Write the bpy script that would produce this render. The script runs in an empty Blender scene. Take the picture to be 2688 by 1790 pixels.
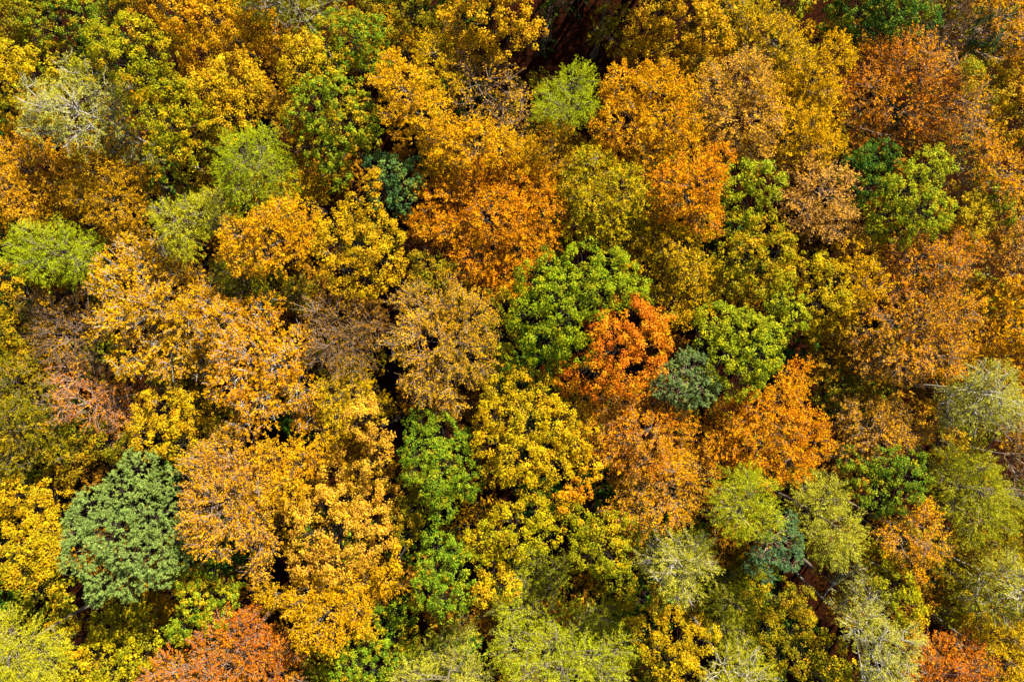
import bpy, math, random
import numpy as np

# ------------------------------------------------------------------ camera, light, exposure
scene = bpy.context.scene
H, F = 80.0, 1792.0            # camera height above the forest floor, focal length in photo pixels
cam_d = bpy.data.cameras.new('camera'); cam = bpy.data.objects.new('camera', cam_d)
scene.collection.objects.link(cam)
cam.location = (0, 0, H); cam.rotation_euler = (0, 0, 0)
cam_d.sensor_width = 36; cam_d.lens = 24; cam_d.clip_start = 1; cam_d.clip_end = 5000
scene.camera = cam

SUN_AZ = math.radians(33)      # clockwise from the top of the picture
SUN_EL = math.radians(37)
world = bpy.data.worlds.new('World'); scene.world = world; world.use_nodes = True
nt = world.node_tree
sky = nt.nodes.new('ShaderNodeTexSky'); sky.sky_type = 'NISHITA'; sky.sun_disc = False
sky.sun_elevation = SUN_EL; sky.sun_rotation = SUN_AZ
nt.links.new(sky.outputs[0], nt.nodes['Background'].inputs[0])
nt.nodes['Background'].inputs[1].default_value = 0.05
sun_d = bpy.data.lights.new('sun', 'SUN'); sun_d.energy = 5.0; sun_d.angle = math.radians(0.5)
sun_d.color = (1.0, 0.93, 0.82)
sun = bpy.data.objects.new('sun', sun_d); scene.collection.objects.link(sun)
sun.rotation_euler = (math.pi / 2 - SUN_EL, 0, -SUN_AZ + math.pi)
sun.location = (30, 60, 90)
vs = scene.view_settings
vs.view_transform = 'Standard'; vs.look = 'None'; vs.exposure = 1.3; vs.gamma = 1; vs.use_curve_mapping = False
scene.cycles.max_bounces = 6; scene.cycles.diffuse_bounces = 1; scene.cycles.glossy_bounces = 2
scene.cycles.transmission_bounces = 4

rng = np.random.default_rng(7)

# ------------------------------------------------------------------ helpers
def lin(hexs):
    c = np.array([int(hexs[i:i + 2], 16) for i in (0, 2, 4)]) / 255.0
    return np.where(c <= 0.04045, c / 12.92, ((c + 0.055) / 1.055) ** 2.4)

def unit(v):
    return v / np.maximum(np.linalg.norm(v, axis=-1, keepdims=True), 1e-9)

def p2w(px, py, z):
    s = (H - z) / F
    return np.array([(px - 1344) * s, -(py - 895) * s, z])

def tri_mesh(name, verts, tris, mat, tint=None, uvless=True):
    me = bpy.data.meshes.new(name)
    nv, ntri = len(verts), len(tris)
    me.vertices.add(nv); me.vertices.foreach_set('co', np.ascontiguousarray(verts, np.float32).ravel())
    me.loops.add(ntri * 3); me.loops.foreach_set('vertex_index', np.ascontiguousarray(tris, np.int32).ravel())
    me.polygons.add(ntri)
    me.polygons.foreach_set('loop_start', np.arange(0, ntri * 3, 3, dtype=np.int32))
    if tint is not None:
        a = me.attributes.new('leaf_tint', 'FLOAT_COLOR', 'FACE')
        a.data.foreach_set('color', np.ascontiguousarray(np.c_[tint, np.ones(ntri)], np.float32).ravel())
    me.materials.append(mat)
    me.update()
    return me

def link(name, me, parent=None):
    o = bpy.data.objects.new(name, me); scene.collection.objects.link(o)
    if parent is not None:
        o.parent = parent
    return o

class Tubes:
    """collects tapered tubes as triangle rings"""
    def __init__(self): self.v, self.t, self.n = [], [], 0
    def segs(self, p0, p1, r0, r1, k=3):
        p0, p1 = np.atleast_2d(p0), np.atleast_2d(p1); m = len(p0)
        if m == 0: return
        r0 = np.broadcast_to(r0, m); r1 = np.broadcast_to(r1, m)
        d = unit(p1 - p0)
        h = np.where(np.abs(d[:, 2:3]) < 0.9, [[0, 0, 1.0]], [[1.0, 0, 0]])
        a = unit(np.cross(d, h)); b = np.cross(d, a)
        th = np.arange(k) * 2 * math.pi / k
        ring = a[:, None] * np.cos(th)[None, :, None] + b[:, None] * np.sin(th)[None, :, None]
        v = np.concatenate([p0[:, None] + ring * r0[:, None, None], p1[:, None] + ring * r1[:, None, None]], 1)
        i = np.arange(k); j = (i + 1) % k
        q = np.concatenate([np.c_[i, j, j + k], np.c_[i, j + k, i + k]])
        t = (np.arange(m)[:, None, None] * 2 * k + q[None]).reshape(-1, 3)
        self.v.append(v.reshape(-1, 3)); self.t.append(t + self.n); self.n += m * 2 * k
    def path(self, pts, rad, k=6):
        pts = np.asarray(pts, float); m = len(pts); rad = np.asarray(rad, float)
        d = unit(np.gradient(pts, axis=0)); hh = np.array([0.3, 0.95, 0.1])
        a = unit(np.cross(d, hh)); b = np.cross(d, a)
        th = np.arange(k) * 2 * math.pi / k
        ring = a[:, None] * np.cos(th)[None, :, None] + b[:, None] * np.sin(th)[None, :, None]
        v = pts[:, None] + ring * rad[:, None, None]
        i = np.arange(k); j = (i + 1) % k
        q = np.concatenate([np.c_[i, j, j + k], np.c_[i, j + k, i + k]])
        t = (np.arange(m - 1)[:, None, None] * k + q[None]).reshape(-1, 3)
        self.v.append(v.reshape(-1, 3)); self.t.append(t + self.n); self.n += m * k
    def build(self, name, mat, parent=None):
        return link(name, tri_mesh(name, np.concatenate(self.v), np.concatenate(self.t), mat), parent)

# ------------------------------------------------------------------ materials
def bark(name, c0, c1, scale=6):
    m = bpy.data.materials.new(name); m.use_nodes = True; n = m.node_tree
    b = n.nodes['Principled BSDF']; b.inputs['Roughness'].default_value = 0.9; b.inputs['Specular IOR Level'].default_value = 0.1
    tc = n.nodes.new('ShaderNodeTexCoord'); mp = n.nodes.new('ShaderNodeMapping')
    mp.inputs['Scale'].default_value = (scale, scale, scale * 0.25)
    nz = n.nodes.new('ShaderNodeTexNoise'); nz.inputs['Detail'].default_value = 6; nz.inputs['Scale'].default_value = 3
    cr = n.nodes.new('ShaderNodeValToRGB')
    cr.color_ramp.elements[0].position = 0.35; cr.color_ramp.elements[0].color = (*c0, 1)
    cr.color_ramp.elements[1].position = 0.68; cr.color_ramp.elements[1].color = (*c1, 1)
    bp = n.nodes.new('ShaderNodeBump'); bp.inputs['Strength'].default_value = 0.5; bp.inputs['Distance'].default_value = 0.03
    n.links.new(tc.outputs['Object'], mp.inputs[0]); n.links.new(mp.outputs[0], nz.inputs['Vector'])
    n.links.new(nz.outputs[0], cr.inputs[0]); n.links.new(cr.outputs[0], b.inputs['Base Color'])
    n.links.new(nz.outputs[0], bp.inputs['Height']); n.links.new(bp.outputs[0], b.inputs['Normal'])
    return m

def leafmat(name, rough=0.5, spec=0.35, trans=0.3):
    m = bpy.data.materials.new(name); m.use_nodes = True; n = m.node_tree
    b = n.nodes['Principled BSDF']; out = n.nodes['Material Output']
    b.inputs['Roughness'].default_value = rough; b.inputs['Specular IOR Level'].default_value = spec
    at = n.nodes.new('ShaderNodeAttribute'); at.attribute_name = 'leaf_tint'
    tc = n.nodes.new('ShaderNodeTexCoord'); nz = n.nodes.new('ShaderNodeTexNoise')
    nz.inputs['Scale'].default_value = 9; nz.inputs['Detail'].default_value = 2
    hs = n.nodes.new('ShaderNodeHueSaturation')
    mr = n.nodes.new('ShaderNodeMapRange'); mr.inputs['From Min'].default_value = 0.3; mr.inputs['From Max'].default_value = 0.7
    mr.inputs['To Min'].default_value = 0.85; mr.inputs['To Max'].default_value = 1.15
    n.links.new(tc.outputs['Object'], nz.inputs['Vector']); n.links.new(nz.outputs[0], mr.inputs[0])
    n.links.new(mr.outputs[0], hs.inputs['Value']); n.links.new(at.outputs['Color'], hs.inputs['Color'])
    n.links.new(hs.outputs[0], b.inputs['Base Color'])
    tr = n.nodes.new('ShaderNodeBsdfTranslucent'); n.links.new(hs.outputs[0], tr.inputs['Color'])
    mx = n.nodes.new('ShaderNodeMixShader'); mx.inputs[0].default_value = trans
    n.links.new(b.outputs[0], mx.inputs[1]); n.links.new(tr.outputs[0], mx.inputs[2])
    n.links.new(mx.outputs[0], out.inputs['Surface'])
    return m

BARK = {'grey': bark('grey_bark', (0.10, 0.08, 0.06), (0.27, 0.215, 0.165)),
        'dark': bark('dark_bark', (0.02, 0.016, 0.011), (0.07, 0.054, 0.038)),
        'pale': bark('pale_bark', (0.26, 0.225, 0.18), (0.52, 0.47, 0.40)),
        'tan': bark('tan_bark', (0.16, 0.11, 0.075), (0.36, 0.26, 0.185)),
        'pink': bark('pine_bark', (0.28, 0.16, 0.10), (0.52, 0.36, 0.26))}
LEAF = {'broad': leafmat('broad_leaf', 0.5, 0.05, 0.22), 'soft': leafmat('soft_leaf', 0.7, 0.0, 0.24),
        'needle': leafmat('needle_leaf', 0.7, 0.0, 0.26)}

# leaf colours: (colour, weight)
PAL = {
 'yel': [('F2B90F', 4), ('E8A40C', 2), ('D0B01A', 1.5), ('FFCE26', 1)],
 'bye': [('E4B41E', 4), ('DCA41C', 2.5), ('C2A822', 2), ('ECC42A', 1)],
 'gold': [('F2A41A', 4), ('E6901A', 2.5), ('F8B824', 2), ('D0A01E', 1)],
 'amb': [('F09C1C', 4), ('E4881A', 3), ('F6B02A', 2), ('C48C1C', 1.5)],
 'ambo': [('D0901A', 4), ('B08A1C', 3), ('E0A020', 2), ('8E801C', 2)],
 'org': [('F08A1A', 4), ('EA7418', 2.5), ('F6A020', 2.5), ('DC6018', 1)],
 'orr': [('F08020', 4), ('EE6A22', 3), ('F49A24', 2), ('D84E1E', 1.5)],
 'red': [('EE6626', 4), ('E2501E', 3), ('F48428', 2), ('C8441C', 1)],
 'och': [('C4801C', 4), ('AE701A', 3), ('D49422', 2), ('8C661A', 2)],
 'brz': [('E08E26', 4), ('D27C24', 3), ('EAA032', 2), ('BC8226', 1)],
 'bro': [('A86426', 4), ('8C5022', 3), ('C27A26', 2), ('74501E', 1)],
 'rust': [('DC7828', 4), ('CE6626', 3), ('E88E34', 2), ('BA5C26', 1)],
 'pink': [('E4924A', 4), ('D87E3A', 3), ('ECA45C', 2), ('D4902C', 2)],
 'ylg': [('CCC21E', 4), ('AEB01E', 2.5), ('E0BE1E', 2.5), ('8E9C1E', 1.5)],
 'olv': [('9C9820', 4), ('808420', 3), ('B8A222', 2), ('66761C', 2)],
 'olg': [('8C9A24', 4), ('A8A824', 3), ('6C8622', 2.5), ('C0AE26', 1.5)],
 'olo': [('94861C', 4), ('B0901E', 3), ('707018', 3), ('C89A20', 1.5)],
 'grn': [('5C9428', 4), ('3E7C26', 3), ('84A62C', 2.5), ('C0B028', 0.8)],
 'gyl': [('7E9C2A', 4), ('A8AE2A', 3), ('587E26', 3), ('D0A82C', 1.2)],
 'dgr': [('38702A', 4), ('285A28', 3), ('568A2E', 2), ('94982A', 0.7)],
 'lime': [('8AB822', 4), ('72A61E', 3), ('A8C028', 2.5), ('BEB824', 1)],
 'larl': [('C4BA36', 4), ('AEAC2C', 3), ('D2C648', 2), ('B8A83C', 1)],
 'larb': [('A2B028', 4), ('90A424', 3), ('B6BA30', 2)],
 'lard': [('98982A', 4), ('848A24', 3), ('AEA436', 2)],
 'larp': [('C8BE4E', 4), ('B6AE3A', 3), ('D4CA66', 2), ('AAA03A', 1)],
 'sage': [('84A254', 4), ('72944E', 3), ('98B062', 2), ('94A04A', 1)],
 'pin': [('749258', 4), ('608050', 3), ('8CA264', 2)],
 'pinb': [('5E8C5C', 4), ('487A58', 3), ('7CA066', 1.5)],
}
def leafcol(h, keep_blue):
    c = lin(h); m = max(c[0], c[1])
    c[:2] = m * (c[:2] / m) ** 0.72          # neighbours tint each other, so single leaves are less red than the crown looks
    c[2] *= 0.8 if keep_blue else 0.45
    return c
GAIN = {'larl': 1.3, 'larb': 1.4, 'lard': 1.2, 'larp': 1.25, 'sage': 1.5, 'pin': 1.6, 'pinb': 1.35, 'ambo': 1.35, 'olg': 1.3, 'olv': 1.15, 'och': 1.2, 'brz': 1.1, 'amb': 1.08, 'ylg': 0.74, 'yel': 0.82, 'bye': 0.85, 'gold': 0.95, 'lime': 0.9, 'pink': 1.15, 'org': 1.1, 'gyl': 1.15}     # needles are lighter than a mass of them looks
PALN = {k: (np.array([GAIN.get(k, 1) * leafcol(c, k in ('sage', 'pin', 'pinb', 'larp', 'pink')) for c, w in v]), np.array([w for c, w in v], float) / sum(w for c, w in v)) for k, v in PAL.items()}
ALB = 0.80

# species: name, leaf material, bark, twig bark colour
SP = {
 'M': dict(name='maple_tree', mat='broad', bark='dark', mode='puff', rc=(0.32, 0.66), leaf=(0.165, 0.125), npc=40, cov=1.5),
 'O': dict(name='oak_tree', mat='broad', bark='dark', mode='puff', rc=(0.26, 0.46), leaf=(0.15, 0.115), npc=29, cov=1.4),
 'B': dict(name='beech_tree', mat='soft', bark='grey', mode='spray', slen=(0.6, 1.1), leaf=(0.14, 0.10), npc=19, cov=6.2, tw=0.3),
 'Y': dict(name='birch_tree', mat='soft', bark='pale', mode='spray', slen=(0.55, 1.0), leaf=(0.15, 0.12), npc=16, cov=5.4, tw=0.3),
 'T': dict(name='beech_tree', mat='soft', bark='tan', mode='spray', slen=(0.8, 1.4), leaf=(0.14, 0.10), npc=18, cov=5.0, tw=0.65),
 'R': dict(name='bare_tree', mat='soft', bark='tan', mode='spray', slen=(0.9, 1.7), leaf=(0.15, 0.11), npc=8, cov=3.4, tw=0.9),
 'L': dict(name='larch_tree', mat='needle', bark='grey', mode='larch', slen=(0.6, 1.25), leaf=(0.19, 0.048), npc=26, cov=9.0, tw=0.16),
 'P': dict(name='pine_tree', mat='needle', bark='pink', mode='tuft', slen=(0.25, 0.45), leaf=(0.17, 0.055), npc=26, cov=15.0, tw=0.15),
}

NEAR = {'amb': 'org', 'gold': 'amb', 'yel': 'ylg', 'bye': 'gold', 'org': 'amb', 'orr': 'org', 'red': 'org', 'ambo': 'amb', 'och': 'brz', 'brz': 'org',
        'ylg': 'gold', 'olv': 'ambo', 'olg': 'ylg', 'olo': 'och', 'grn': 'gyl', 'gyl': 'gold', 'dgr': 'gyl', 'lime': 'grn', 'larl': 'larb', 'larb': 'larl',
        'lard': 'larl', 'larp': 'larl', 'sage': 'pin', 'pin': 'sage', 'pinb': 'pin', 'pink': 'amb', 'rust': 'brz', 'bro': 'och'}
def patch(p, seed):
    s = np.random.default_rng(seed).uniform(0, 6.28, 6)
    return (np.sin(p[:, 0] * 1.1 + s[0] + 1.2 * np.sin(p[:, 1] * 0.7 + s[1])) + np.sin(p[:, 1] * 1.25 + s[2] + 1.2 * np.sin(p[:, 0] * 0.8 + s[3])) + 0.6 * np.sin(p[:, 0] * 2.3 + p[:, 1] * 1.9 + s[4])) / 2.6

def boughs(pal, pos, g, seed):
    """colours of the boughs: a crown turns unevenly, in patches, towards the next palette"""
    n = len(pos); c = pick(pal, n, g); w = g.random(n) < np.clip(0.24 + 0.55 * patch(pos, seed), 0.03, 0.7)
    c[w] = pick(NEAR[pal], int(w.sum()), g)
    return c

# ------------------------------------------------------------------ tree builder
def tri_leaves(c, ax, nr, L, W):
    b = unit(np.cross(nr, ax))
    L = L[:, None]; W = W[:, None]
    v = np.stack([c - ax * L * 0.45 - b * W * 0.5, c - ax * L * 0.45 + b * W * 0.5, c + ax * L * 0.55], 1)
    return v.reshape(-1, 3)

def sphere_dirs(n, zmin, g):
    z = g.uniform(zmin, 1, n); a = g.uniform(0, 2 * math.pi, n); s = np.sqrt(1 - z * z)
    return np.c_[s * np.cos(a), s * np.sin(a), z]

def pick(pal, n, g):
    C, w = PALN[pal]
    return C[g.choice(len(C), n, p=w)].copy()

def build_tree(sp, pal, lobes, z=20.0, apex=None, dens=1.0, twig=1.0, twigbark=None, zmin=None, seed=0, pal2=None, low=False, trunk_r=None):
    S = SP[sp]; g = np.random.default_rng(seed)
    lk, nk = (1.9, 0.30) if low else (0.87, 1.06)
    L = np.array([(l[0], l[1], l[2]) for l in lobes], float)
    cen = np.average(L[:, :2], axis=0, weights=L[:, 2] ** 2)
    out = cen - np.array([1344, 895.0]); rad = np.linalg.norm(out)
    crown_px = max(np.max(np.linalg.norm(L[:, :2] - cen, axis=1) + L[:, 2] * 0.5), 30)
    if apex is None:
        ap = cen + out / max(rad, 1) * min(crown_px * 0.35, rad * 0.10)
        axis_mode = S['mode'] in ('larch',)
    else:
        ap = np.array(apex, float); axis_mode = True
    A = p2w(ap[0], ap[1], z)
    # lobe centres in the world
    LC, LR = [], []
    for (x, y, r) in L:
        d = np.linalg.norm(np.array([x, y]) - ap) / crown_px
        zz = z - r * (H - z) / F * 0.75 - crown_px * (H - z) / F * 0.62 * min(d, 1.6) ** 1.4
        if axis_mode:
            ro = np.linalg.norm(ap - [1344, 895]); u = (ap - [1344, 895]) / max(ro, 1)
            rl = np.dot(np.array([x, y]) - [1344, 895], u)
            rw = np.linalg.norm(A[:2])
            if rl > 200:
                za = H - F * rw / rl
                zz = min(zz, max(za, z * 0.5))
        zz = max(zz, 2.5)
        s = (H - zz) / F
        LC.append(p2w(x, y, zz)); LR.append(max(r * s * 0.93, 0.5))
    LC, LR = np.array(LC), np.array(LR)
    base = np.array([A[0], A[1], 0.0]) if axis_mode else np.array([*(0.7 * A[:2] + 0.3 * LC[:, :2].mean(0)), 0.0])
    base[:2] += g.normal(0, 0.25, 2)
    root = bpy.data.objects.new(S['name'], None); scene.collection.objects.link(root)
    root.empty_display_size = 1.0; root.location = base
    bk = BARK[twigbark or ('pale' if sp == 'L' and twig > 1.4 else S['bark'])]
    # trunk
    tr = trunk_r or (0.15 + 0.0085 * z)
    topz = z - (0.6 if axis_mode else LR.max() * 1.0)
    top = np.array([A[0], A[1], topz])
    k = 9; ts = np.linspace(0, 1, k)
    wob = np.cumsum(g.normal(0, 0.10, (k, 2)), 0); wob -= ts[:, None] * wob[-1]
    tp = base[None] * (1 - ts[:, None]) + top[None] * ts[:, None]; tp[:, :2] += wob
    rr = tr * (1 - 0.86 * ts) + 0.16 * np.exp(-ts * 22)
    tb = Tubes(); tb.path(tp - base, rr, 8); tb.build('trunk', bk, root)
    V, C = [], []
    sd = 1.0
    for i in range(len(LC)):
        c, R = LC[i], LR[i]
        T = Tubes()
        # the limb
        if axis_mode:
            f = np.clip((c[2] - 0.3) / topz, 0.25, 0.95)
        else:
            f = np.clip((c[2] - np.linalg.norm(c[:2] - A[:2]) * 0.9 - 1.0) / topz, 0.35, 0.93)
        s0 = np.array([np.interp(f, ts, tp[:, j]) for j in range(3)])
        tt = np.linspace(0, 1, 6)[:, None]
        mid = (s0 + c) / 2 + np.array([0, 0, -0.12 * np.linalg.norm(c - s0)]) + g.normal(0, 0.15, 3)
        lp = s0 * (1 - tt) ** 2 + 2 * mid * tt * (1 - tt) + c * tt ** 2
        lr0 = np.interp(f, ts, rr) * 0.6
        T.path(lp - base, np.linspace(lr0, 0.045 * max(1.0, twig), 6), 5)
        area = 2 * math.pi * R * R
        outer = unit((c - A) * [1, 1, 0.15] + 1e-6) if np.linalg.norm((c - A)[:2]) > 0.4 else np.zeros(3)
        if S['mode'] == 'puff':
            rc0, rc1 = S['rc']; rm = (rc0 + rc1) / 2
            n = max(6, int(S['cov'] * dens * area / (math.pi * rm * rm)))
            d = sphere_dirs(n, -0.2, g)
            rho = np.where(g.random(n) < 0.8, g.uniform(0.74, 1.14, n), g.uniform(0.45, 0.8, n))
            pc = c + d * (R * rho)[:, None]
            keep = np.ones(n, bool)
            for j in range(len(LC)):
                if j != i: keep &= np.linalg.norm(pc - LC[j], axis=1) > LR[j] * 0.72
            pc, d, rho = pc[keep], d[keep], rho[keep]; n = len(pc)
            if n == 0: T.build('limb', bk, root); continue
            rc = g.uniform(rc0, rc1, n)
            # branches to the clumps
            st = lp[g.integers(3, 6, n)]
            md = (st + pc) / 2 + g.normal(0, 0.12, (n, 3)) - [0, 0, 0.1]
            bs = np.arange(n) % (3 if low else 2) == 0
            T.segs(st[bs] - base, md[bs] - base, 0.035, 0.024); T.segs(md[bs] - base, pc[bs] - base, 0.024, 0.012)
            m = S['npc']; per = np.maximum(4, (nk * m * (rc / rm) ** 1.7 * g.uniform(0.75, 1.25, n))).astype(int)
            idx = np.repeat(np.arange(n), per); N = len(idx)
            u = unit(unit(g.normal(0, 1, (N, 3))) + 0.55 * d[idx] + [0, 0, 0.35])
            pos = pc[idx] + u * (rc[idx] * g.uniform(0.45, 1.05, N))[:, None] * [1, 1, 0.8]
            nr = unit(u * 0.75 + [0, 0, 0.45] + g.normal(0, 0.45, (N, 3)))
            ax = unit(np.cross(nr, g.normal(0, 1, (N, 3))))
            ll, lw = S['leaf']; sc = g.uniform(0.7, 1.3, N)
            V.append(tri_leaves(pos, ax, nr, ll * sc * 1.15 * lk, lw * sc * 1.15 * lk))
            cc = boughs(pal, pc, g, seed); cl = pick(pal2 or pal, N, g)
            mixf = g.beta(1.2, 1.6, N)[:, None]
            col = cc[idx] * (1 - mixf) + cl * mixf
            col *= (g.uniform(0.75, 1.2, n)[idx] * g.uniform(0.65, 1.3, N))[:, None]
            C.append(col)
        else:
            sl0, sl1 = S['slen']
            n = max(8, int(S['cov'] * dens * area))
            d = sphere_dirs(n, -0.2, g)
            if S['mode'] == 'tuft': rho = g.uniform(0.72, 1.0, n)
            else: rho = np.where(g.random(n) < 0.78, g.uniform(0.62, 0.92, n), g.uniform(0.3, 0.62, n))
            o = c + d * (R * rho)[:, None]
            keep = np.ones(n, bool)
            for j in range(len(LC)):
                if j != i: keep &= np.linalg.norm(o - LC[j], axis=1) > LR[j] * 0.66
            # sprays gather on boughs: pull origins towards a set of bough tips
            o, d = o[keep], d[keep]; n = len(o)
            if n == 0: T.build('limb', bk, root); continue
            nb = max(3, n // 9)
            tips = o[g.choice(n, nb, replace=n < nb)]
            near = np.argmin(((o[:, None] - tips[None]) ** 2).sum(2), 1)
            push = (g.uniform(0.76, 1.2, nb) + 0.22 * (g.random(nb) < 0.15))[:, None]; o = c + (o - c) * push[near]; tips = c + (tips - c) * push
            o = o + (tips[near] - o) * g.uniform(0.1, 0.55, n)[:, None]
            ts_ = lp[g.integers(2, 6, nb)]
            mdt = (ts_ + tips) / 2 + g.normal(0, 0.15, (nb, 3)) - [0, 0, 0.15]
            bw = 0.8 + 0.5 * twig + (0.5 if sp in 'RT' else 0)
            T.segs(ts_ - base, mdt - base, 0.036 * bw, 0.026 * bw); T.segs(mdt - base, tips - base, 0.026 * bw, 0.014 * bw)
            hor = unit((o - [A[0], A[1], 0]) * [1, 1, 0] + 1e-6)
            if S['mode'] == 'larch':
                fan = unit(o - tips[near] + g.normal(0, 0.15, (n, 3)))
                dr = unit(hor * 0.35 + d * 0.45 + fan * 0.35 + g.normal(0, 0.42, (n, 3)) + [0, 0, 0.15])
            elif S['mode'] == 'tuft':
                dr = unit(d * 0.7 + [0, 0, 0.5] + g.normal(0, 0.4, (n, 3)))
            else:
                rk = 1.0 if sp == 'T' else 0.45
                fan = unit(o - tips[near] + g.normal(0, 0.15, (n, 3)))
                dr = unit(hor * 0.4 * rk + d * 0.6 + outer * 0.35 * rk + fan * 0.45 + g.normal(0, 0.36, (n, 3)) + [0, 0, 0.25])
            sl = g.uniform(sl0, sl1, n)
            bend = (-0.22 if S['mode'] == 'larch' else 0.05)
            p1 = o + dr * (sl * 0.5)[:, None] + np.c_[np.zeros((n, 2)), bend * 0.25 * sl]
            p2 = o + dr * sl[:, None] + np.c_[np.zeros((n, 2)), bend * sl]
            tw = g.random(n) < (0 if low else min(1.0, S['tw'] * twig))
            r0 = 0.022 if S['mode'] != 'tuft' else 0.016
            if twig > 1.2: r0 *= 1.25
            T.segs(tips[near][tw] - base, p1[tw] - base, r0 * 1.1, r0 * 0.8)
            if S['mode'] != 'tuft': T.segs(p1[tw] - base, p2[tw] - base, r0 * 0.8, r0 * 0.35)
            if sp in ('R', 'T') or twig > 1.2:      # side twigs
                for q in range(2 if sp == 'R' else 1):
                    w = tw & (g.random(n) < 0.8); nn = w.sum()
                    f = g.uniform(0.2, 0.8, nn)[:, None]; s_ = o[w] * (1 - f) + p2[w] * f
                    e_ = s_ + unit(dr[w] + g.normal(0, 0.42, (nn, 3))) * (sl[w] * g.uniform(0.35, 0.7, nn))[:, None]
                    T.segs(s_ - base, e_ - base, r0 * 0.7, r0 * 0.3)
            per = np.maximum(2, nk * S['npc'] * g.uniform(0.7, 1.3, n) * sl / ((sl0 + sl1) / 2)).astype(int)
            idx = np.repeat(np.arange(n), per); N = len(idx)
            t = g.uniform(0.05, 1.05, N)[:, None]
            pos = o[idx] * (1 - t) ** 2 + 2 * p1[idx] * t * (1 - t) + p2[idx] * t ** 2
            ll, lw = S['leaf']; sc = g.uniform(0.7, 1.3, N)
            if S['mode'] == 'spray':
                side = unit(np.cross(dr[idx], [0, 0, 1.0]) + 1e-6) * g.choice([-1, 1], N)[:, None]
                off = g.uniform(0.02, 0.24, N)[:, None] * (1.15 - t * 0.7)
                pos = pos + side * off + g.normal(0, 0.05, (N, 3))
                ax = unit(dr[idx] * 0.6 + side * 0.7 + g.normal(0, 0.35, (N, 3)))
                up = unit(d[idx] * 0.35 + [0, 0, 0.75] + g.normal(0, 0.38, (N, 3)))
                nr = unit(up - ax * (up * ax).sum(1, keepdims=True))
                LL, WW = ll * sc * 1.2, lw * sc * 1.2
            elif S['mode'] == 'larch':
                ax = unit(dr[idx] * 0.85 + g.normal(0, 0.42, (N, 3)) - [0, 0, 0.1])
                pos = pos + ax * 0.06 + g.normal(0, 0.07, (N, 3))
                nr = unit(np.cross(ax, g.normal(0, 1, (N, 3))) + [0, 0, 0.35])
                LL, WW = ll * sc, lw * sc
            else:
                ax = unit(dr[idx] * 0.45 + g.normal(0, 0.6, (N, 3)))
                pos = o[idx] + dr[idx] * (sl[idx] * g.uniform(0.0, 1.0, N))[:, None] + ax * 0.09
                nr = unit(np.cross(ax, g.normal(0, 1, (N, 3))) + [0, 0, 0.4])
                LL, WW = ll * sc, lw * sc
            V.append(tri_leaves(pos, ax, nr, LL * lk, WW * lk))
            cb = boughs(pal, tips, g, seed)[near]; cl = pick(pal2 or pal, N, g); cs = pick(pal, n, g)
            mixf = g.beta(1.2, 1.6, N)[:, None]
            col = (cb[idx] * 0.5 + cs[idx] * 0.5) * (1 - mixf) + cl * mixf
            col *= (g.uniform(0.8, 1.18, n)[idx] * g.uniform(0.65, 1.3, N))[:, None]
            C.append(col)
        if sp in 'YTRL' and twig >= 1.2:
            for q in range(2 if sp == 'L' else 3):
                dd = unit(unit((c - A) * [1, 1, 0] + 1e-6) * 0.9 + g.normal(0, 0.45, 3) + [0, 0, 0.45])
                s_ = lp[g.integers(3, 6)]; e_ = c + dd * R * g.uniform(0.95, 1.2)
                m_ = (s_ + e_) / 2 + g.normal(0, 0.12, 3) + [0, 0, 0.12 * R]
                w_ = np.linspace(0, 1, 6)[:, None]; bp_ = s_ * (1 - w_) ** 2 + 2 * m_ * w_ * (1 - w_) + e_ * w_ ** 2
                bp_[1:-1] += g.normal(0, 0.05, (4, 3)); T.path(bp_ - base, np.linspace(0.058, 0.02, 6), 4)
                for h in range(4):
                    a_ = bp_[g.integers(2, 5)]; b_ = a_ + unit(dd + g.normal(0, 0.5, 3)) * g.uniform(0.5, 1.0)
                    T.segs(a_ - base, b_ - base, 0.024, 0.01)
        T.build('limb', bk, root)
    V = np.concatenate(V) - base; C = np.clip(np.concatenate(C) * ALB, 0.004, 0.85)
    tris = np.arange(len(V), dtype=np.int32).reshape(-1, 3)
    link('crown', tri_mesh('crown', V, tris, LEAF[S['mat']], C), root)
    return root, cen, len(tris)

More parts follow.
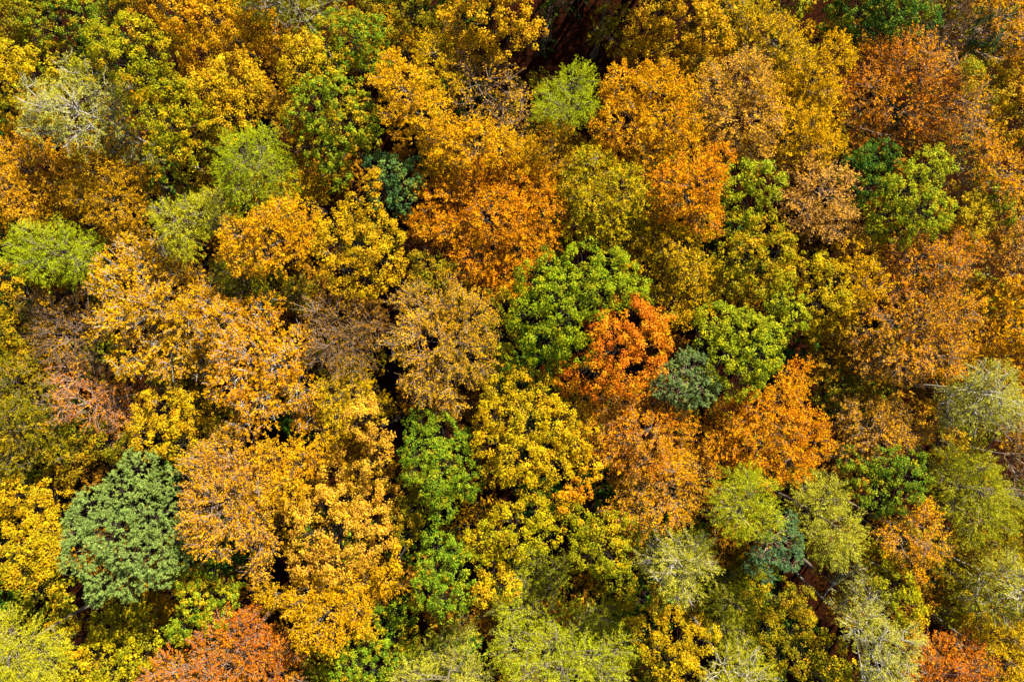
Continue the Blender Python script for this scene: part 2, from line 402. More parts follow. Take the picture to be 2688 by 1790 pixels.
TREES = '''
M|olo|17|40,50,70;95,120,60;20,120,50|dim olive-brown maple filling the top left corner|
O|gyl|19.5|195,40,62;250,65,52;300,30,40;160,150,58;90,75,40|mottled green oak by the top left corner
M|ylg|21|262,118,46;350,95,52;405,150,58;310,160,55;240,190,45;350,210,50;400,230,45|lime-yellow maple with rounded lobes below the top left green oak
M|amb|21|465,30,66;560,55,78;650,100,74;690,55,45;545,140,76;720,140,45|large orange-gold maple along the top edge, left of the hanging bare branch
M|ambo|20|620,215,76;560,240,60;600,310,72;660,270,50;545,330,50|dull gold maple with dark gaps just below the large orange-gold top maple
M|och|18|335,10,45;395,30,45|small brown-orange maple at the top edge between two larger crowns
M|yel|21|30,165,58;95,185,58;20,235,55;140,220,38|bright yellow maple on the left edge above the pale larch
M|ambo|19|55,320,60;20,385,45;120,345,50|shadowed gold maple on the left edge beside the pale larch
L|larp|23.5|190,285,72;120,285,62;250,235,66;300,300,60;210,350,60;330,260,50;100,340,45;310,370,55;370,420,42;200,205,45;420,330,40|large pale larch at upper left with grey branches fanning from a bare stem|apex=195,285;twig=2.2;dens=0.7
M|ylg|20.5|430,235,54;500,285,64;520,350,56;445,335,50;480,400,50;380,290,45;420,400,45|yellow-green maple right of the large pale larch
L|larb|23|648,410,72;715,455,72;655,500,60;610,455,50;690,385,48;740,500,36|round bright lime larch in the upper left, dark shade on its right
B|brz|19.5|70,430,86;150,480,84;60,530,80;150,560,66;215,430,60;20,490,50|bronze beech on the left edge below the pale larch
B|och|18.5|280,455,76;300,545,72;380,480,54;230,520,60;360,570,50;320,620,45|darker ochre beech between the bronze beech and the small spiky larch
L|larl|22.5|450,590,48;520,565,56;580,590,46;485,640,50;430,560,34;560,530,34|small spiky yellow-lime larch left of the twin amber crowns|twig=1.3
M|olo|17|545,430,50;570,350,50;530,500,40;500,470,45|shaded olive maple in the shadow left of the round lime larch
L|lard|20|700,22,58;785,35,58;850,15,45|dim olive larch on the top edge behind a long bare hanging branch|twig=1.6;dens=0.7
M|yel|21|800,130,48;845,170,54;785,190,48;830,225,44;860,125,36;790,235,36|yellow maple with crisp puffs left of the small top green oak
O|gyl|20|880,82,56;940,110,66;985,155,50;945,195,48;880,160,40;985,85,40|mid-green oak near the top, right of the yellow puffed maple|pal2=grn
M|olo|18|1000,22,56;1090,40,58;1130,85,46;1045,100,50;1010,70,40|dark olive maple at the top edge with a black stem showing below
M|gold|21.5|1200,60,56;1270,50,74;1335,35,66;1335,105,56;1250,130,60;1390,90,40;1180,130,40|golden maple on the top edge left of the black forest gap
B|amb|21|1032,180,42;1062,240,62;1010,225,38;1110,300,66;1155,365,62;1050,310,50|tapering bright amber beech at upper centre with a pointed top end
R|amb|20|1205,170,72;1285,225,80;1320,285,66;1240,260,66;1190,110,45;1350,340,46|half-bare grey-twigged tree with sparse gold leaves left of the lime larch|dens=0.8;twigbark=tan
B|ambo|18|1140,150,60;1165,220,50;1130,250,45|olive-gold beech under the half-bare grey-twigged tree
O|gyl|20|822,260,56;888,245,50;900,315,74;855,390,66;945,330,60;790,305,46;880,455,50;960,290,40|large green-and-gold mottled oak in the upper left quarter|
B|och|17.5|760,330,46;740,280,40;790,390,45;800,460,40|dim ochre beech between the lime larch and the mottled oak
O|dgr|19.5|1018,450,50;1065,475,50;1010,505,48;1060,530,38;985,430,30;1090,440,30|small dark blue-green oak with a gold sprig on its left side|pal2=pinb
M|gold|21|975,490,24;985,470,16|tiny gold sapling crown poking through the small dark blue-green oak
B|amb|20.5|1190,395,64;1250,385,74;1320,395,70;1385,415,56;1145,420,44|amber beech right below the half-bare grey-twigged tree
B|org|21|1170,520,76;1245,480,76;1330,470,78;1405,490,60;1300,560,92;1420,560,64;1185,600,72;1245,675,82;1375,640,76;1330,725,54;1440,620,40;1110,580,45;1280,760,45|big orange beech just above and left of the picture centre|pal2=orr
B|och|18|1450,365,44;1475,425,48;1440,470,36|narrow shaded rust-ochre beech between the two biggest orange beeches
T|dgr|15|1440,30,48;1425,105,40;1500,10,40|thin shaded green tree standing inside the black forest gap|dens=0.25
B|olo|18|1605,40,46;1590,100,38;1620,120,36;1560,80,24|sparse olive-yellow boughs hanging over the right rim of the black gap|dens=0.45
M|gold|21.5|1720,20,56;1800,40,76;1855,90,66;1765,115,74;1700,145,56;1825,160,56;1885,30,54;1720,185,42;1700,75,50|large golden maple on the top edge right of the black forest gap
B|ambo|19|1975,60,56;2030,110,76;1960,130,50;2085,165,66;2100,235,60;2030,200,60;1940,30,40|dull amber beech with grey twigs left of the red beech, near the top|twig=1.4
B|gold|20|2140,190,56;2190,140,46;2160,250,46|small gold beech squeezed against the left flank of the red beech
L|larb|23.5|1500,225,48;1455,270,48;1522,275,48;1480,310,44;1530,205,30;1430,300,30|small lime larch at the lower rim of the black forest gap|apex=1510,215
B|org|21.5|1640,240,66;1720,230,66;1640,330,86;1745,320,86;1700,420,94;1600,400,56;1790,250,40;1800,400,66;1580,330,40|largest orange beech right of the lime larch, fading yellow to the left|pal2=amb
B|org|21|1850,470,60;1800,520,74;1845,560,50;1760,480,60;1880,420,40;1740,560,40|red-flecked orange beech at the lower right of the largest orange beech|pal2=orr
T|amb|20.5|1885,235,62;1960,200,60;1905,320,76;1985,310,66;1955,395,72;1850,300,40;1990,240,40|amber beech with pinkish twig tips right of the largest orange beech|pal2=pink
B|gold|20.5|2045,260,60;2070,340,74;2130,400,56;2060,420,60;2130,330,50;2180,380,36|golden beech between the pink-tipped beech and the red beech
B|ambo|20|1560,440,64;1640,500,76;1560,525,66;1700,560,60;1600,590,66;1520,480,50;1530,580,50|olive-gold beech below the largest orange beech|pal2=olg
B|ambo|19.5|1720,620,70;1650,610,60;1780,660,60;1690,680,50;1830,600,46;1800,720,60;1860,710,40|dull amber beech right of the lime maple at the centre
M|olg|19.5|1930,480,56;2000,470,56;1960,545,52;1900,530,40|olive-yellow maple between the red-flecked beech and the salmon beech
T|pink|21|2100,470,56;2165,505,66;2120,560,56;2185,580,56;2225,615,38;2080,530,40;2130,430,44|salmon-pink beech with grey twigs right of centre
O|dgr|20.5|2250,30,74;2340,40,76;2410,55,52;2300,90,60;2200,65,56;2380,100,50;2270,110,40|dark green oak on the top edge at the right
T|orr|21|2280,170,60;2370,190,84;2300,265,84;2400,290,96;2255,350,56;2360,385,76;2450,370,60;2440,230,50;2240,250,44|large red-orange beech in the upper right quarter|pal2=rust
R|org|20|2440,150,44;2495,200,46;2535,265,46;2555,330,44;2500,300,36|bare grey-twigged tree along the upper right side of the red-orange beech|dens=1.2;twigbark=tan
R|olv|19|2495,390,50;2525,445,46;2500,480,36|olive-grey bare tree right below the red-orange beech|dens=1.1;twigbark=tan
R|bro|16|2480,40,56;2540,70,60;2440,90,40;2500,110,45|dark brown nearly bare tree right of the top dark green oak|dens=0.9
P|pinb|20|2585,85,46;2610,50,34;2570,120,34|dark green conifer near the top right corner
T|amb|21|2630,40,58;2672,100,58;2660,165,48;2600,20,40|orange-gold beech filling the top right corner|pal2=org
M|ambo|20|2610,200,46;2662,240,56;2600,290,46;2662,330,56;2630,380,40|amber maple on the right edge beside the bare grey-twigged tree
M|ylg|20|2555,205,30;2535,180,24|small yellow tree tip touching the bare twigs of the upper right
M|olo|17|2560,160,46;2590,240,40;2560,400,40|shaded olive maple under the right edge amber maple
T|org|20.5|2590,405,46;2632,440,48;2655,490,38;2600,460,36|spiky orange beech at the right edge below the amber maple
O|dgr|20|2242,460,56;2312,410,46;2290,480,50;2232,515,40;2275,430,40|smooth dark green tree below the red-orange beech
O|olg|20.5|2440,440,56;2380,500,66;2330,565,60;2425,560,66;2360,610,48;2300,600,36|mottled olive-green oak left of the bright yellow maple
M|bye|21|2540,520,46;2500,560,56;2562,578,46;2485,615,40;2530,610,36|bright lemon-yellow maple in the upper right near the edge
O|olg|19|2575,470,36;2612,520,46;2630,570,30|small green-olive oak right of the lemon-yellow maple
T|pink|21|2640,580,46;2680,640,56;2610,660,50;2670,720,56;2600,600,36;2600,730,44|orange-pink beech with pale tips on the right edge|pal2=org
L|larb|22.5|88,640,56;160,650,70;205,700,56;112,700,50;240,650,40;60,690,36|lime larch on the left, above the dark gap
M|ambo|18|10,600,46;22,730,46;20,800,46|dim amber maple at the left edge below the bronze beech
M|olo|18|20,870,56;65,830,40;60,920,50|dim olive-gold maple at the left edge beside the rust-brown tree
R|bro|18|112,820,46;172,900,66;235,830,56;232,930,48;150,840,44|rust-brown half-bare tree at the left, beside the big amber birch|dens=1.2;twigbark=tan
Y|amb|21|300,755,56;372,705,66;462,725,66;315,845,66;405,800,76;485,830,76;545,760,66;355,945,56;445,930,76;530,930,76;290,690,36;420,660,46;340,650,30|broad amber birch left of centre with pale branches|twig=1.6;pal2=gold
Y|amb|21.5|600,850,76;680,830,66;645,930,86;725,960,76;785,900,56;605,1010,66;690,1050,66;775,1020,66;820,1085,54;560,800,46;650,1110,50|orange-gold birch with white branches right of the broad amber birch|twig=1.8;pal2=org
R|orr|19|190,1000,54;232,1060,54;182,1065,40;300,1060,56;330,1110,44;280,1000,36|salmon-twigged half-bare tree below the rust-brown tree|dens=1.4;twigbark=pink
M|ambo|19.5|432,1065,74;520,1105,76;405,1140,64;480,1165,56;560,1160,50|olive-amber maple below the broad amber birch
B|olo|20|40,1000,66;105,1060,66;60,1120,74;140,1150,66;30,1200,60;20,1080,40|olive-gold beech on the left edge with a few pale twigs|twig=1.4
M|olo|16|222,1135,56;290,1150,56;190,1200,50;330,1180,40|dark olive maple above the sage-green pine
B|gold|20.5|640,620,54;700,595,56;740,570,56;785,615,56;700,670,66;790,665,46;830,590,36;630,680,46|gold-orange beech left of the round golden maple|pal2=org
B|ambo|19|740,525,54;820,530,40;690,520,40;790,490,40|shaded amber beech above the gold-orange beech
M|gold|22|930,570,54;990,600,56;882,640,56;1012,690,56;905,710,64;970,730,56;950,650,66;1030,640,36;880,590,34|round golden maple left of centre, dark shade under its lower edge|pal2=bye
B|olv|18.5|640,760,56;710,760,66;785,775,50;660,810,46;600,720,40|olive beech with a forked grey stem below the gold-orange beech|twig=1.5
R|bro|17.5|890,830,66;950,865,66;922,930,74;862,905,56;840,830,44|brown bare-twigged tree below the round golden maple|dens=1.3;twigbark=tan
T|brz|20.5|1100,800,66;1180,800,74;1240,830,56;1092,890,74;1180,900,84;1150,990,74;1230,945,66;1100,980,56;1180,1045,46;1250,880,40|bronze-tan beech with radiating twigs left of the lime maple|twig=1.5;twigbark=tan;dens=0.75;pal2=ambo
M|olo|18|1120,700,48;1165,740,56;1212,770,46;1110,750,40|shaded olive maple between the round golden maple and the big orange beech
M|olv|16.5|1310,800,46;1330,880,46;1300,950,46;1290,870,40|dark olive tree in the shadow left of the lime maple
M|gold|20.5|950,1100,44;990,1140,48;1000,1192,34;958,1060,34;975,1220,26|small pinkish-gold maple left of the vivid green oak|pal2=pink
B|ambo|19|870,1040,50;935,1020,50;1000,1060,40;880,1100,44;910,970,40|olive-amber beech below the brown bare-twigged tree
O|grn|21|1112,1110,52;1165,1140,56;1112,1180,66;1180,1220,66;1225,1270,48;1150,1270,54;1160,1330,42;1085,1230,36;1200,1165,36|vivid green oak at lower centre between two gold crowns|pal2=gyl
M|bye|21|1310,1020,46;1370,1000,56;1422,1040,56;1290,1090,46;1380,1100,74;1460,1120,56;1290,1170,46;1360,1200,74;1440,1210,66;1400,1265,40;1310,1240,40|lemon-gold maple with drooping boughs right of the vivid green oak|pal2=yel
M|gold|20|1510,1170,46;1560,1230,40;1530,1110,40;1490,1060,40|small gold maple between the lemon-gold maple and the rust-orange beech
M|lime|22|1400,735,46;1440,692,38;1530,690,56;1612,710,56;1662,765,46;1560,770,64;1465,770,64;1390,825,54;1422,875,64;1490,850,60;1440,925,54;1512,920,44;1620,760,40;1395,890,36|lime-green maple at the picture centre|pal2=ylg
M|red|21|1572,850,40;1650,830,56;1722,855,46;1700,915,56;1612,900,74;1560,975,64;1640,980,66;1500,990,46;1570,1020,38;1722,960,32;1690,850,40;1460,980,36|fiery red maple overlapped by the lime-green maple at the centre|pal2=orr
P|pin|21|1760,990,48;1812,980,56;1842,1020,46;1782,1030,48;1740,1020,34;1800,945,34|small blue-green pine with pink stems right of the fiery red maple|twig=1.6
M|olg|20.5|1880,850,56;1950,870,66;1842,895,48;1902,940,74;1982,920,56;2022,890,38;1940,1000,56;1968,965,56;1870,1000,46;2020,940,34|round olive-lime maple right of the fiery red maple
M|ylg|21|1930,600,54;2000,610,56;2042,660,46;1930,680,56;1990,735,64;1920,745,46;2040,725,46;1960,660,50|yellow-lime maple with bold puffs, right of the dull amber beech|pal2=bye
O|olg|19.5|2062,790,44;2042,850,48;2085,835,38;2030,790,34|muted green oak between the round olive maple and the yellow maple
M|yel|20.5|2120,710,56;2182,740,48;2150,800,64;2120,860,38;2192,790,42|yellow maple with a dark shade below it, right of centre
B|ambo|18|1650,760,40;1730,760,50;1830,790,46;1780,820,40|dim amber tree in shade between the lime and yellow-lime maples
T|org|20.5|1640,1070,66;1720,1055,56;1600,1130,56;1692,1140,74;1762,1120,56;1560,1090,46;1620,1185,56;1700,1205,56;1640,1120,50|rust-orange beech below the fiery red maple|pal2=orr
B|org|21|2080,1000,36;2050,1050,56;1980,1065,56;1930,1100,56;1880,1130,56;2060,1130,66;2122,1110,46;1980,1170,74;1900,1190,56;2080,1200,66;2010,1240,56;2140,1170,40;2095,965,26|vivid orange beech with a pointed top below the round olive-lime maple|pal2=orr
M|olo|17|1450,1075,46;1520,1040,40;1840,1085,50;1780,1080,44|low olive tree in the shade below the small blue-green pine
T|org|20.5|2310,690,56;2400,680,66;2480,700,56;2350,750,56;2440,760,56;2520,650,40|rust-bronze beech with grey sprays in the right of the picture|twig=1.3;twigbark=tan;pal2=orr
T|amb|20|2330,850,76;2420,840,76;2500,830,56;2280,940,66;2370,930,74;2450,930,64;2290,880,50;2500,890,40|copper beech with radiating grey twigs below the rust-bronze beech|twig=1.3;twigbark=tan;pal2=orr
B|gold|20|2240,670,56;2270,735,56;2230,790,50;2200,850,44|amber-gold beech between the yellow maple and the rust-bronze beech
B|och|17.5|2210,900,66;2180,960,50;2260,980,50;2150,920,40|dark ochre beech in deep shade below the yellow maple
B|amb|20.5|2580,800,54;2660,780,56;2600,880,56;2672,870,56;2650,950,56;2560,910,46;2540,770,40|amber-orange beech on the right edge above the pale grey larch|pal2=org
L|larp|23|2540,1020,56;2610,1030,66;2560,1090,56;2642,1080,46;2490,1090,40;2590,980,40;2500,1040,36|pale grey-yellow larch at the right edge with a long bare branch|apex=2610,1035;twig=1.8;dens=0.9
T|brz|19.5|2230,1065,46;2262,1110,66;2320,1085,46;2332,1150,56;2235,1180,56;2380,1135,38;2290,1190,40|bronze beech with a fringe of bare twigs left of the pale grey larch|twig=1.5
M|olo|16|2160,1010,56;2220,1020,46;2300,1030,46|dim olive maple in shade above the fringed bronze beech
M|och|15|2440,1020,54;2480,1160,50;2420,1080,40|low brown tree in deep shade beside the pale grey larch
P|sage|22|372,1230,54;425,1270,48;322,1290,64;245,1335,56;392,1340,74;450,1410,56;300,1395,74;225,1450,56;392,1450,74;472,1460,38;272,1510,56;342,1525,46;255,1562,30;425,1505,38;210,1390,46;330,1455,50|large sage-green pine in the lower left|dens=0.95;twigbark=dark
M|bye|20|130,1390,46;62,1430,46;115,1450,48;50,1510,42;120,1500,46;40,1470,36|bright yellow maple on the left flank of the sage-green pine
L|larl|22.5|30,1650,56;82,1700,74;132,1740,54;20,1740,54;60,1770,50;150,1690,36|spiky yellow-green larch in the bottom left corner
M|ambo|18|40,1300,54;100,1330,54;150,1290,54;60,1370,40|dim amber maple on the left edge above the bright yellow maple
M|ylg|19.5|180,1610,46;212,1700,46;202,1760,46;160,1660,34|yellow-and-orange maple right of the bottom left larch|pal2=gold
M|olg|19.5|340,1590,46;372,1650,46;330,1700,46;262,1740,56;300,1775,54;392,1705,46;280,1640,40|dark green maple with yellow fans at the bottom left|pal2=yel
O|gyl|20|500,1520,46;560,1510,48;520,1580,46;592,1565,36;560,1620,46;482,1645,46;610,1530,30|green-yellow oak under the right shoulder of the sage-green pine
T|amb|21|540,1240,56;600,1205,66;560,1310,66;640,1290,66;610,1380,64;540,1400,46;660,1370,54;690,1235,56;680,1475,30;700,1430,36;520,1350,40|orange-gold beech with grey drooping twigs right of the sage-green pine|twig=1.4;pal2=org
T|red|20.5|560,1690,56;650,1640,56;460,1765,54;540,1770,56;640,1720,74;720,1700,56;740,1765,64;410,1785,36;600,1640,40|rusty red beech at the bottom edge left of centre|pal2=orr;twig=1.3
B|amb|20.5|720,1200,48;790,1205,56;845,1190,38;760,1270,56;700,1290,40|amber beech above the pink-flecked golden maple
M|gold|22|890,1245,56;970,1240,32;842,1325,56;932,1310,66;1010,1305,46;822,1400,56;892,1400,66;970,1370,56;1002,1410,36;800,1485,46;872,1470,56;950,1450,46;780,1340,40|large golden maple with pink-flecked puffs at lower left of centre|pal2=pink
B|gold|21|720,1560,36;790,1575,56;860,1535,46;960,1515,54;1020,1530,36;860,1605,56;930,1590,54;820,1650,46;872,1680,36;940,1640,36;900,1540,44|gold-orange beech between the pink-flecked maple and the rusty red beech|pal2=amb
M|gold|20|1037,1452,24;1052,1482,24|tiny gold tree in the dark gap left of the lower green oak
O|grn|20.5|1150,1420,46;1202,1445,38;1132,1485,46;1200,1490,54;1160,1560,62;1212,1560,38;1110,1540,28|lower green oak standing below the vivid green oak|pal2=gyl
O|gyl|20|1000,1620,38;1060,1605,46;980,1670,46;1050,1680,54;930,1740,46;982,1760,54;1012,1720,46;900,1780,36|speckled green oak at the bottom, left of the feathery larches|pal2=grn
M|yel|20.5|1262,1425,46;1340,1370,56;1402,1345,54;1422,1400,46;1360,1430,46;1280,1440,36;1300,1390,40;1440,1350,34|yellow maple below the lemon-gold maple|pal2=ylg
M|yel|19.5|1290,1500,38;1320,1540,42;1272,1560,36|small pale yellow maple right of the lower green oak|pal2=gold
M|olo|17|1080,1330,46;1060,1400,38;1040,1360,34;1090,1270,30|shaded olive tree left of the dark stem below the vivid green oak
L|larl|22.5|1212,1670,46;1150,1720,54;1212,1745,56;1092,1765,46;1062,1785,40;1245,1775,44;1180,1680,40|pale spiky larch at the bottom edge, left of the broad feathery larch|pal2=larp;twig=1.3
L|larl|23|1370,1520,56;1460,1500,46;1342,1600,56;1422,1600,74;1520,1625,54;1590,1615,44;1350,1700,66;1440,1700,74;1530,1720,64;1622,1705,44;1480,1770,54;1590,1770,54;1382,1770,54;1400,1460,36|broad feathery larch at the bottom centre with a forked grey stem|twig=1.4;pal2=larb
T|org|20.5|1760,1195,56;1842,1205,46;1682,1265,56;1760,1270,74;1832,1270,46;1622,1305,46;1662,1350,46;1740,1340,54;1672,1390,26;1792,1330,38|spiky orange beech above the pale curled larch|pal2=amb
M|olv|18|1562,1400,54;1602,1460,56;1632,1380,46;1540,1460,46;1512,1360,46;1630,1520,46|dark yellow-olive maple left of the pale curled larch|pal2=ylg
M|org|19|1490,1312,34;1522,1285,34|small orange tree beside the black stem right of the yellow maple
L|larp|22.5|1722,1430,54;1792,1440,64;1762,1490,54;1830,1480,46;1790,1540,46;1700,1470,36;1830,1430,36|pale curled larch at lower right of centre|pal2=larl;twig=1.5
M|gold|20.5|1700,1585,54;1762,1595,46;1700,1650,54;1830,1625,46;1782,1680,56;1850,1680,38;1760,1725,54;1800,1765,46;1720,1700,40|yellow-gold maple with an orange right flank below the pale curled larch|pal2=ylg
L|larl|23|1920,1285,56;1980,1290,56;1940,1350,64;2002,1360,46;1900,1340,38;1900,1300,36;1960,1250,34|bright lime larch left of the blue-green pine pair, lower right|pal2=larb
P|pinb|22.5|2010,1440,46;2052,1420,46;2062,1360,24;1990,1480,38;2062,1460,38;2065,1390,24|blue-green pine in the lower right overlapping a larch|apex=2035,1430;twig=1.5
L|larl|23|2120,1270,46;2170,1300,54;2120,1340,54;2200,1390,56;2170,1440,54;2222,1435,36;2130,1410,44;2220,1360,30|tall yellow-green larch right of the blue-green pine|pal2=larp
L|larp|24|2230,1500,46;2282,1560,54;2222,1580,46;2270,1620,46;2310,1680,46;2370,1680,46;2302,1740,46;2355,1750,46;2250,1650,40|grey-white larch with a long leaning bare stem, lower right|apex=2320,1705;twig=1.9;dens=0.8;trunk=0.2
M|olo|19|2042,1565,54;1980,1600,46;2012,1645,54;2082,1640,54;2100,1720,54;2170,1695,46;2180,1755,46;2110,1590,40;2030,1710,46|olive-gold maple under the leaning bare stem at lower right
L|lard|17|1902,1500,64;1962,1485,46;1932,1585,54;1892,1650,46;1950,1695,46;1880,1580,40|dark green larch in shade left of the blue-green pine
M|ylg|20.5|2310,1475,46;2342,1530,54;2390,1590,46;2332,1610,46;2382,1645,38;2300,1440,34|yellow-olive maple right of the grey-white larch
T|org|20|2322,1400,36;2400,1350,46;2422,1420,46;2370,1430,36;2400,1485,36;2420,1380,34|small orange beech with feathery edges below the dark green oak, lower right|pal2=amb
O|dgr|20|2260,1250,54;2330,1220,54;2392,1250,46;2300,1300,54;2370,1300,46;2392,1200,32;2230,1210,34|dark green oak at lower right, above the small orange beech|pal2=gyl
L|lard|22|2480,1215,54;2560,1220,46;2500,1280,64;2580,1290,64;2642,1325,36;2560,1350,64;2622,1370,46;2540,1400,28;2500,1340,40|olive larch with a rounded lit right side near the right edge|pal2=larl;apex=2570,1290
L|larp|22|2570,1515,36;2630,1500,54;2672,1560,46;2560,1560,46;2620,1595,46;2680,1510,36|pale branched larch at the right edge near the bottom corner|pal2=larl;twig=1.5;dens=0.9
T|red|20.5|2412,1690,36;2460,1710,56;2520,1690,36;2402,1770,46;2482,1770,56;2560,1740,46;2420,1735,36|orange-red beech at the bottom right|pal2=orr;twig=1.2
B|ambo|17.5|2560,1640,50;2640,1660,56;2640,1740,56;2590,1700,40;2670,1690,40|dim amber beech in the bottom right corner
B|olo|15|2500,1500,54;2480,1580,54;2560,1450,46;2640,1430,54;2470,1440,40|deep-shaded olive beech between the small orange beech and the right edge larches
R|bro|16|2655,1190,46;2672,1260,46;2640,1120,40|dark brown bare tree on the right edge above the olive larch|dens=1.1
L|larl|22|1902,1745,46;1962,1740,46;2002,1780,36;1872,1780,36;1940,1770,36|ragged larch with bare grey branches at the bottom edge, right of the yellow-gold maple|twig=1.8;dens=0.7
'''
GROUP = {'maple_tree': 'broadleaf trees of the autumn canopy', 'oak_tree': 'broadleaf trees of the autumn canopy', 'beech_tree': 'broadleaf trees of the autumn canopy',
         'birch_tree': 'broadleaf trees of the autumn canopy', 'bare_tree': 'half-bare trees of the canopy', 'larch_tree': 'larches in the canopy', 'pine_tree': 'pines in the canopy'}
CAT = {'maple_tree': 'maple tree', 'oak_tree': 'oak tree', 'beech_tree': 'beech tree', 'birch_tree': 'birch tree', 'bare_tree': 'bare tree',
       'larch_tree': 'larch tree', 'pine_tree': 'pine tree'}
TOTAL = 0
CANOPY = []                    # (centre px, short label, lobes)
for ti, row in enumerate(TREES.strip().split('\n')):
    f = row.split('|'); sp, pal, z, lob, lab = f[:5]
    op = dict(kv.split('=') for kv in f[5].split(';')) if len(f) > 5 and f[5] else {}
    lobes = [tuple(map(float, q.split(','))) for q in lob.split(';')]
    # crowns cut by the frame go on beyond it
    more = []
    for (x, y, r) in lobes:
        for k in (1, 2):
            if y < 60: more.append((x, y - 85 * k, r))
            if y > 1735: more.append((x, y + 80 * k, r))
            if x < 50: more.append((x - 80 * k, y, r))
            if x > 2640: more.append((x + 80 * k, y, r))
    lobes = lobes + more[:3]
    zz = float(z) + random.Random(ti).uniform(-1.6, 1.6)
    root, cen, nt_ = build_tree(sp, pal, lobes, zz, apex=tuple(map(float, op['apex'].split(','))) if 'apex' in op else None,
                                dens=float(op.get('dens', 1)), twig=float(op.get('twig', 1)), twigbark=op.get('twigbark'),
                                pal2=op.get('pal2'), seed=100 + ti, trunk_r=float(op['trunk']) if 'trunk' in op else None)
    root['label'] = lab; root['category'] = CAT[SP[sp]['name']]; root['group'] = GROUP[SP[sp]['name']]
    CANOPY.append((cen, op.get('s') or lab.split(',')[0].split(' with ')[0], np.array(lobes))); TOTAL += nt_

# understorey: lower trees that show through the gaps of the canopy
g2 = np.random.default_rng(31)
ALL = np.concatenate([c[2] for c in CANOPY])
GAP = np.array([[1500, 110, 150], [1560, 140, 130], [1420, 130, 110]])
used = {}
def side_of(dx, dy):
    a = math.degrees(math.atan2(-dy, dx)) % 360
    return ['right of', 'above right of', 'above', 'above left of', 'left of', 'below left of', 'below', 'below right of'][int((a + 22.5) // 45) % 8]
UND = [('ochre', 'och', 'B'), ('brown', 'bro', 'M'), ('olive', 'olo', 'M'), ('olive-green', 'olv', 'M'), ('dark green', 'dgr', 'O'), ('brown', 'bro', 'B')]  # darker leaf colours, chosen to deepen the shade in the gaps
for gy in range(-30, 1850, 160):
    for gx in range(-30, 2760, 160):
        x = gx + g2.uniform(-50, 50); y = gy + g2.uniform(-50, 50)
        if (np.hypot(GAP[:, 0] - x, GAP[:, 1] - y) < GAP[:, 2]).any(): continue
        cov = (np.clip(ALL[:, 2] + 12 - np.hypot(ALL[:, 0] - x, ALL[:, 1] - y), 0, None) > 0).sum()
        if cov >= 4: continue
        cn, pl, s_ = UND[g2.integers(len(UND))]
        for best in sorted(CANOPY, key=lambda c: np.min(np.hypot(c[2][:, 0] - x, c[2][:, 1] - y) - c[2][:, 2]) + (1e6 if len(c[1].split()) > 8 else 0)):
            sd = side_of(x - best[0][0], y - best[0][1]); key = (best[1], sd)
            if key not in used: break
        used[key] = 1
        z = g2.uniform(8.5, 13.5)
        lb = [(x + g2.uniform(-50, 50), y + g2.uniform(-50, 50), g2.uniform(46, 70)) for _ in range(4)]
        root, cen, nt_ = build_tree(s_, pl, lb, z, dens=0.7, low=True, seed=9000 + len(used))
        root.name = 'understorey_tree'
        root['label'] = f'low {cn} tree {sd} the {best[1]}'; root['category'] = 'tree'; root['group'] = 'low trees under the canopy'
        TOTAL += nt_
# unseen trees of the wood beyond the top edge, added to shade the gap
for k in range(15):
    x = 1400 + (k % 5) * 180 + g2.uniform(-40, 40); y = -300 - (k // 5) * 230 + g2.uniform(-40, 40)
    lb = [(x + a, y + b, 95) for a, b in ((-70, 0), (60, 10), (0, -80), (0, 70), (0, 0))]
    root, cen, nt_ = build_tree('MBO'[k % 3], ['gold', 'amb', 'gyl'][k % 3], lb, 22.5, dens=0.6, low=True, seed=7000 + k)
    root['label'] = 'unseen autumn tree added beyond the top edge to shade the gap'; root['category'] = 'tree'; root['group'] = 'unseen shade trees beyond the top edge'
    TOTAL += nt_
print('UNDERSTOREY', len(used))


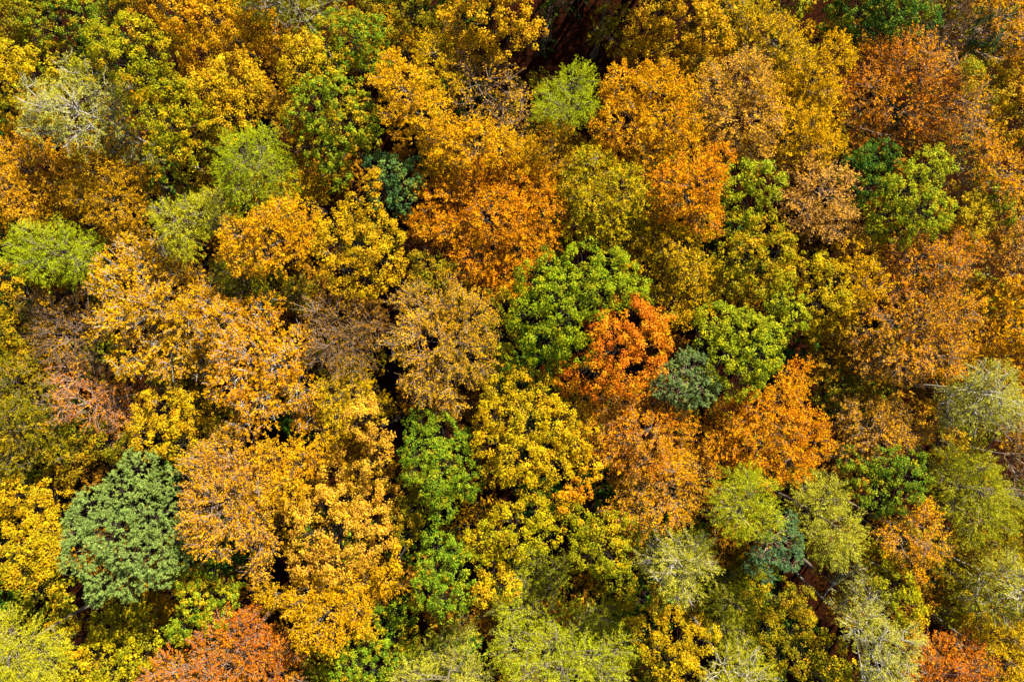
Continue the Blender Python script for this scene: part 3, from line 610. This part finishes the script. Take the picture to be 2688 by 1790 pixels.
# ------------------------------------------------------------------ the forest floor
def ground():
    n = 70; ext = np.r_[np.linspace(-2500, -120, 8), np.linspace(-100, 100, n), np.linspace(120, 2500, 8)]
    X, Y = np.meshgrid(ext, ext, indexing='ij'); m = len(ext)
    Z = 0.22 * np.sin(X * 0.31 + 1.3 * np.sin(Y * 0.17)) * np.cos(Y * 0.27) + rng.normal(0, 0.05, X.shape)
    i = np.arange(m - 1)[:, None] * m + np.arange(m - 1)[None]
    i = i.ravel(); t = np.concatenate([np.c_[i, i + m, i + m + 1], np.c_[i, i + m + 1, i + 1]])
    mt = bpy.data.materials.new('leaf_litter_soil'); mt.use_nodes = True; nn = mt.node_tree
    b = nn.nodes['Principled BSDF']; b.inputs['Roughness'].default_value = 0.95; b.inputs['Specular IOR Level'].default_value = 0.0
    tc = nn.nodes.new('ShaderNodeTexCoord'); a = nn.nodes.new('ShaderNodeTexNoise'); a.inputs['Scale'].default_value = 5.0; a.inputs['Detail'].default_value = 8
    cr = nn.nodes.new('ShaderNodeValToRGB')
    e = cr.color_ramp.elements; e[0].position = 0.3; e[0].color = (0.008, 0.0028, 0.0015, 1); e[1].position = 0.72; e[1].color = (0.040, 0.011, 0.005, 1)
    nn.links.new(tc.outputs['Object'], a.inputs['Vector']); nn.links.new(a.outputs[0], cr.inputs[0]); nn.links.new(cr.outputs[0], b.inputs['Base Color'])
    bp = nn.nodes.new('ShaderNodeBump'); bp.inputs['Distance'].default_value = 0.08; nn.links.new(a.outputs[0], bp.inputs['Height']); nn.links.new(bp.outputs[0], b.inputs['Normal'])
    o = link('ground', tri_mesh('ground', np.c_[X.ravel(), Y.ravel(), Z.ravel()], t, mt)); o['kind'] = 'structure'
    o['label'] = 'dark forest floor strewn with red-brown leaf litter'
    # fallen leaves
    N = 24000
    p = np.c_[rng.uniform(-62, 62, N), rng.uniform(-42, 42, N), np.zeros(N)]
    p[:, 2] = 0.22 * np.sin(p[:, 0] * 0.31 + 1.3 * np.sin(p[:, 1] * 0.17)) * np.cos(p[:, 1] * 0.27) + rng.uniform(0.08, 0.2, N)
    nr = unit(np.array([0, 0, 1.0]) + rng.normal(0, 0.3, (N, 3))); ax = unit(np.cross(nr, rng.normal(0, 1, (N, 3))))
    s = rng.uniform(0.16, 0.3, N)
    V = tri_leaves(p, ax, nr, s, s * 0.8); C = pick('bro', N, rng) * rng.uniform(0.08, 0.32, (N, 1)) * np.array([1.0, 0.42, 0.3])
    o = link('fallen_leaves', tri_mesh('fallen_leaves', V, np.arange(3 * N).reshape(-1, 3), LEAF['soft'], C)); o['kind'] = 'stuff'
    o['label'] = 'red-brown fallen leaves lying on the forest floor'; o['category'] = 'leaves'
ground()
print('LEAF TRIS', TOTAL)
